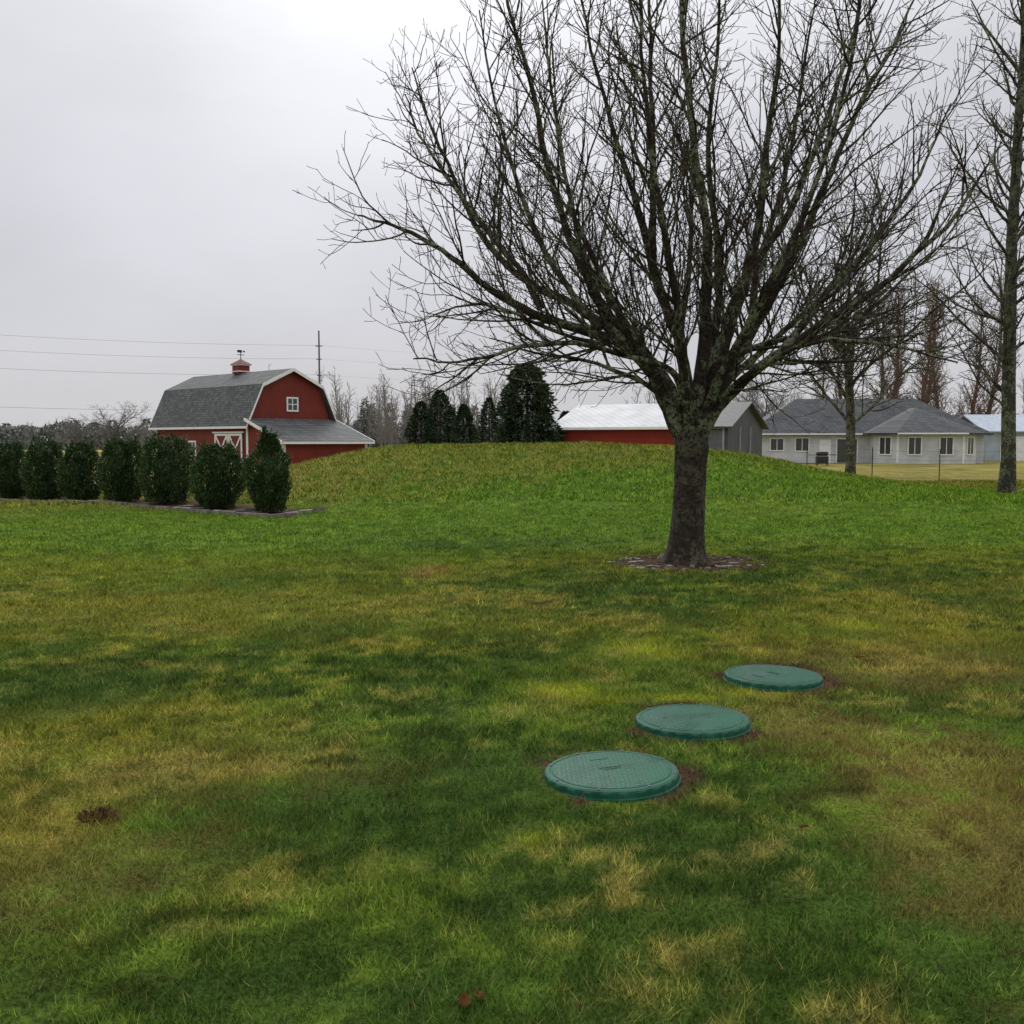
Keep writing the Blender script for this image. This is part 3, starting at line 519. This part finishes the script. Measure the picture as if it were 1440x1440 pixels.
# ------------------------------------------------------------ septic lids
lm=NT('green_plastic_lid'); p=lm.obj(); sp=lm.n('ShaderNodeSeparateXYZ'); lm.put(sp.inputs[0],p)
sx=lm.math('SINE',lm.math('MULTIPLY',sp.outputs[0],150)); sy=lm.math('SINE',lm.math('MULTIPLY',sp.outputs[1],150)); g=lm.mr(lm.math('MULTIPLY',sx,sy),.05,.4)
rr_=lm.math('SQRT',lm.math('ADD',lm.math('MULTIPLY',sp.outputs[0],sp.outputs[0]),lm.math('MULTIPLY',sp.outputs[1],sp.outputs[1])))
g=lm.math('MULTIPLY',g,lm.mr(rr_,.268,.262)); nz=lm.noise(p,7,6,.65); nf=lm.noise(p,60,4,.7)
c=lm.mix(lm.mr(nz,.35,.7),(.010,.080,.048),(.024,.125,.075)); c=lm.mix(lm.math('MULTIPLY',lm.mr(nf,.60,.72),.5),c,(.06,.06,.035)); c=lm.mix(lm.math('MULTIPLY',g,.45),c,(.045,.18,.115))
lm.put(lm.b.inputs['Base Color'],c); lm.put(lm.b.inputs['Roughness'],lm.mr(nz,.4,.65,.30,.58)); lm.b.inputs['Specular IOR Level'].default_value=.30; lm.bump(lm.math('ADD',g,lm.math('MULTIPLY',nf,.2)),1.0,.006)
steel=simple('steel_bolt',(.14,.14,.14),.5)
def lid(x,y,rz):
    e_=empty('septic_tank_lid',(x,y,tz(x,y)-.004)); e_.rotation_euler=(-.03+rng.normal(0,.006),rng.normal(0,.012),0)
    pr=[(.318,-.03),(.318,.003),(.311,.006),(.311,.026),(.307,.035),(.298,.041),(.287,.041),(.282,.037),(.276,.037),(.271,.042),(.2,.045),(.1,.047),(.03,.048)]
    k=144; V=[];F=[]
    for i,(r,z) in enumerate(pr):
        for j in range(k):
            a=j*2*math.pi/k+rz; r2=r-(.003 if (i in(2,3) and (j//3)%2) else 0); V.append((math.cos(a)*r2,math.sin(a)*r2,z))
    for i in range(len(pr)-1):
        for j in range(k): F.append((i*k+j,i*k+(j+1)%k,(i+1)*k+(j+1)%k,(i+1)*k+j))
    F.append(tuple((len(pr)-1)*k+j for j in range(k))); poly_obj('cover',V,F,lm.m,e_,smooth=False)
    it=[]
    for j in range(8):
        a=j*math.pi/4+.2+rz; it.append(((math.cos(a)*.2925,math.sin(a)*.2925,.0425),(.013,.013,.006)))
    boxes('bolts',it,steel,e_,bevel=.002)
    boxes('embossed_bars',[((0,.012,.0485),(.11,.006,.003)),((0,-.012,.0485),(.08,.006,.003)),((0,.15,.0465),(.09,.012,.003))],lm.m,e_,rz=rz)
lid(*LIDS[0],.3); lid(*LIDS[1],1.4); lid(*LIDS[2],2.2)
# ------------------------------------------------------------ edging, mulch, leaves
dv=np.array([-.841,.541]);nv=np.array([.541,.841]); b0=np.array([-5.3,21.5])
V=[];F=[]
def block(cx,cy,a,l,w,h):
    n=len(V); c_,s_=math.cos(a),math.sin(a); z=tz(cx,cy)
    for dz in(-.03,h):
        for dx,dy in((-1,-1),(1,-1),(1,1),(-1,1)):
            u=dx*l/2*(1 if dz<0 else .96); v_=dy*w/2*(1 if dz<0 else .9); V.append((cx+u*c_-v_*s_,cy+u*s_+v_*c_,z+dz+rng.normal(0,.008)))
    F.extend([tuple(i+n for i in f) for f in BF])
s_=-.72
while s_<13:
    l=rng.uniform(.55,1.1); c_=b0+dv*(s_+l/2)-nv*(.74+rng.normal(0,.03)); block(c_[0],c_[1],math.atan2(dv[1],dv[0])+rng.normal(0,.04),l-.04,.10,.06); s_+=l
for q in np.arange(-.55,.8,.42):
    c_=b0-dv*.80+nv*q; block(c_[0],c_[1],math.atan2(nv[1],nv[0])+rng.normal(0,.03),.4,.10,.06)
for s0 in (.62,2.3):
    for q in (-.4,0,.4):
        c_=b0+dv*s0+nv*q; block(c_[0],c_[1],math.atan2(nv[1],nv[0]),.38,.1,.05)
poly_obj('garden_edging',V,F,simple('weathered_edging',(.19,.17,.15),.8,.4,6,bump=.4))
def chips(name,cnt,r0,r1,s0,s1,h1,mat):
    V=[];F=[]
    for i in range(cnt):
        a=rng.uniform(0,6.283); r=rng.uniform(r0,r1); cx,cy=TREE[0]+r*math.cos(a),TREE[1]+r*math.sin(a)*.95; z=tz(cx,cy); k=6; n=len(V); sz=rng.uniform(s0,s1); hh=rng.uniform(.006,h1); ra=rng.uniform(0,3.1); ca,sa=math.cos(ra),math.sin(ra)
        for lev,(f_,zz) in enumerate(((1,-.01),(.95,hh*.7),(.7,hh))):
            for j in range(k):
                b=j*6.283/k; q=sz*f_*(.6+.6*((math.sin(j*3.7+i)+1)/2)); u,v_=q*math.cos(b),q*math.sin(b)*.6; V.append((cx+u*ca-v_*sa,cy+u*sa+v_*ca,z+zz))
        for lev in range(2):
            for j in range(k): F.append((n+lev*k+j,n+lev*k+(j+1)%k,n+(lev+1)*k+(j+1)%k,n+(lev+1)*k+j))
        F.append(tuple(n+2*k+j for j in range(k)))
    poly_obj(name,V,F,mat)
chips('bark_mulch',150,.32,1.0,.01,.055,.022,simple('damp_bark_mulch',(.085,.065,.05),.8,.7,2.5,spec=.12))
chips('edging_stones',46,.55,.98,.03,.085,.028,simple('pale_gray_stone',(.17,.165,.155),.6,.5,3,spec=.3))
V=[];F=[]
def leaf(x,y,s):
    z=tz(x,y)+rng.uniform(.012,.025); a=rng.uniform(0,6.28); n=len(V); ca,sa=math.cos(a),math.sin(a)
    for u,v_,w in ((-1,0,.3),(-.3,-.55,.35),(-.3,0,0),(-.3,.55,.35),(.4,-.4,.35),(.4,0,.05),(.4,.4,.35),(1.1,0,.5)):
        V.append((x+(u*ca-v_*sa)*s,y+(u*sa+v_*ca)*s,z+w*s*.7))
    F.extend([tuple(i+n for i in f) for f in ((0,1,2),(0,2,3),(1,4,5,2),(2,5,6,3),(4,7,5),(5,7,6))])
for x,y,s in [(-.13,2.60,.036),(-.09,2.63,.028),(1.16,3.82,.028),(2.45,6.9,.045),(2.5,6.8,.04),(.7,10.2,.04),(3.2,9.4,.04)]: leaf(x,y,s)
for i in range(34):
    y=rng.uniform(3,15); leaf(rng.uniform(-.5,.5)*y,y,rng.uniform(.008,.02))
poly_obj('fallen_leaves',V,F,simple('dead_leaf_brown',(.075,.038,.014),1.0,.35,30,spec=.0))
n=380; a=rng.uniform(0,6.28,n); r=.06*np.sqrt(rng.random(n))*(.6+.8*vnoise(a*2+3,a*0)); P=np.stack([-1.70+np.cos(a)*r*1.2,3.95+np.sin(a)*r,.0+.02*(1-np.clip(r/.08,0,1)**2)],-1)
v=leaves(P,np.stack([np.cos(a),np.sin(a),np.full(n,.7)],-1),.034,.006,.8); fast_mesh('dead_grass_clump',v,np.arange(len(v)).reshape(-1,4),leaf_mat('dead_grass',(.05,.03,.015),(.22,.14,.065),.8),np.repeat(rng.random(n),4))
# ------------------------------------------------------------ world + sun
SE,SA=rad(38),rad(-7)
w=bpy.data.worlds.new('World'); sc.world=w; w.use_nodes=True; nt=w.node_tree; bg=nt.nodes['Background']
def N(t,**k):
    x=nt.nodes.new(t); [setattr(x,a,b) for a,b in k.items()]; return x
lk=nt.links.new
sky=N('ShaderNodeTexSky',sky_type='NISHITA'); sky.sun_disc=False; sky.sun_elevation=SE; sky.sun_rotation=SA
tc=N('ShaderNodeTexCoord'); nrm=N('ShaderNodeVectorMath',operation='NORMALIZE'); lk(tc.outputs['Generated'],nrm.inputs[0])
sp=N('ShaderNodeSeparateXYZ'); lk(nrm.outputs[0],sp.inputs[0])
rmp=N('ShaderNodeValToRGB'); lk(sp.outputs[2],rmp.inputs[0]); el=rmp.color_ramp.elements
el[0].position=0; el[0].color=(.60,.60,.63,1); el[1].position=1; el[1].color=(1.42,1.43,1.44,1)
for p_,c_ in ((.12,(.62,.62,.665,1)),(.30,(.69,.69,.735,1)),(.45,(.84,.85,.88,1))):
    e2=el.new(p_); e2.color=c_
dt=N('ShaderNodeVectorMath',operation='DOT_PRODUCT'); lk(nrm.outputs[0],dt.inputs[0]); dt.inputs[1].default_value=(math.sin(SA)*math.cos(rad(27)),math.cos(SA)*math.cos(rad(27)),math.sin(rad(27)))
pw=N('ShaderNodeMath',operation='POWER'); lk(dt.outputs['Value'],pw.inputs[0]); pw.inputs[1].default_value=22
mp=N('ShaderNodeMapping'); lk(nrm.outputs[0],mp.inputs[0]); mp.inputs['Scale'].default_value=(1,1,2.2)
nz=N('ShaderNodeTexNoise'); lk(mp.outputs[0],nz.inputs['Vector']); nz.inputs['Scale'].default_value=2.2; nz.inputs['Detail'].default_value=5; nz.inputs['Roughness'].default_value=.5
mr=N('ShaderNodeMapRange'); lk(nz.outputs['Fac'],mr.inputs[0]); mr.inputs[1].default_value=.3; mr.inputs[2].default_value=.7; mr.inputs[3].default_value=.90; mr.inputs[4].default_value=1.10
gl=N('ShaderNodeMath',operation='MULTIPLY_ADD'); lk(pw.outputs[0],gl.inputs[0]); gl.inputs[1].default_value=.36; gl.inputs[2].default_value=1.0
ml=N('ShaderNodeMath',operation='MULTIPLY'); lk(gl.outputs[0],ml.inputs[0]); lk(mr.outputs[0],ml.inputs[1])
vs_=N('ShaderNodeVectorMath',operation='SCALE'); lk(rmp.outputs[0],vs_.inputs[0]); lk(ml.outputs[0],vs_.inputs['Scale'])
bg2=N('ShaderNodeBackground'); lk(vs_.outputs[0],bg2.inputs[0]); bg2.inputs[1].default_value=1.0
lk(sky.outputs[0],bg.inputs[0]); bg.inputs[1].default_value=.06
mx=N('ShaderNodeMixShader'); mx.inputs[0].default_value=.93; lk(bg.outputs[0],mx.inputs[1]); lk(bg2.outputs[0],mx.inputs[2]); lk(mx.outputs[0],nt.nodes['World Output'].inputs[0])
sl=bpy.data.lights.new('sun','SUN'); sl.energy=1.4; sl.angle=rad(30); sl.color=(1,.97,.92); so=link(bpy.data.objects.new('sun',sl)); so.rotation_euler=(-(math.pi/2-SE),0,-SA)
cd=bpy.data.cameras.new('camera'); cd.sensor_width=36; cd.lens=36*1387/1440; cd.clip_end=4000; cd.clip_start=.05
co=link(bpy.data.objects.new('camera',cd)); co.location=(0,0,1.55); co.rotation_euler=(rad(90-4.12),0,0); sc.camera=co
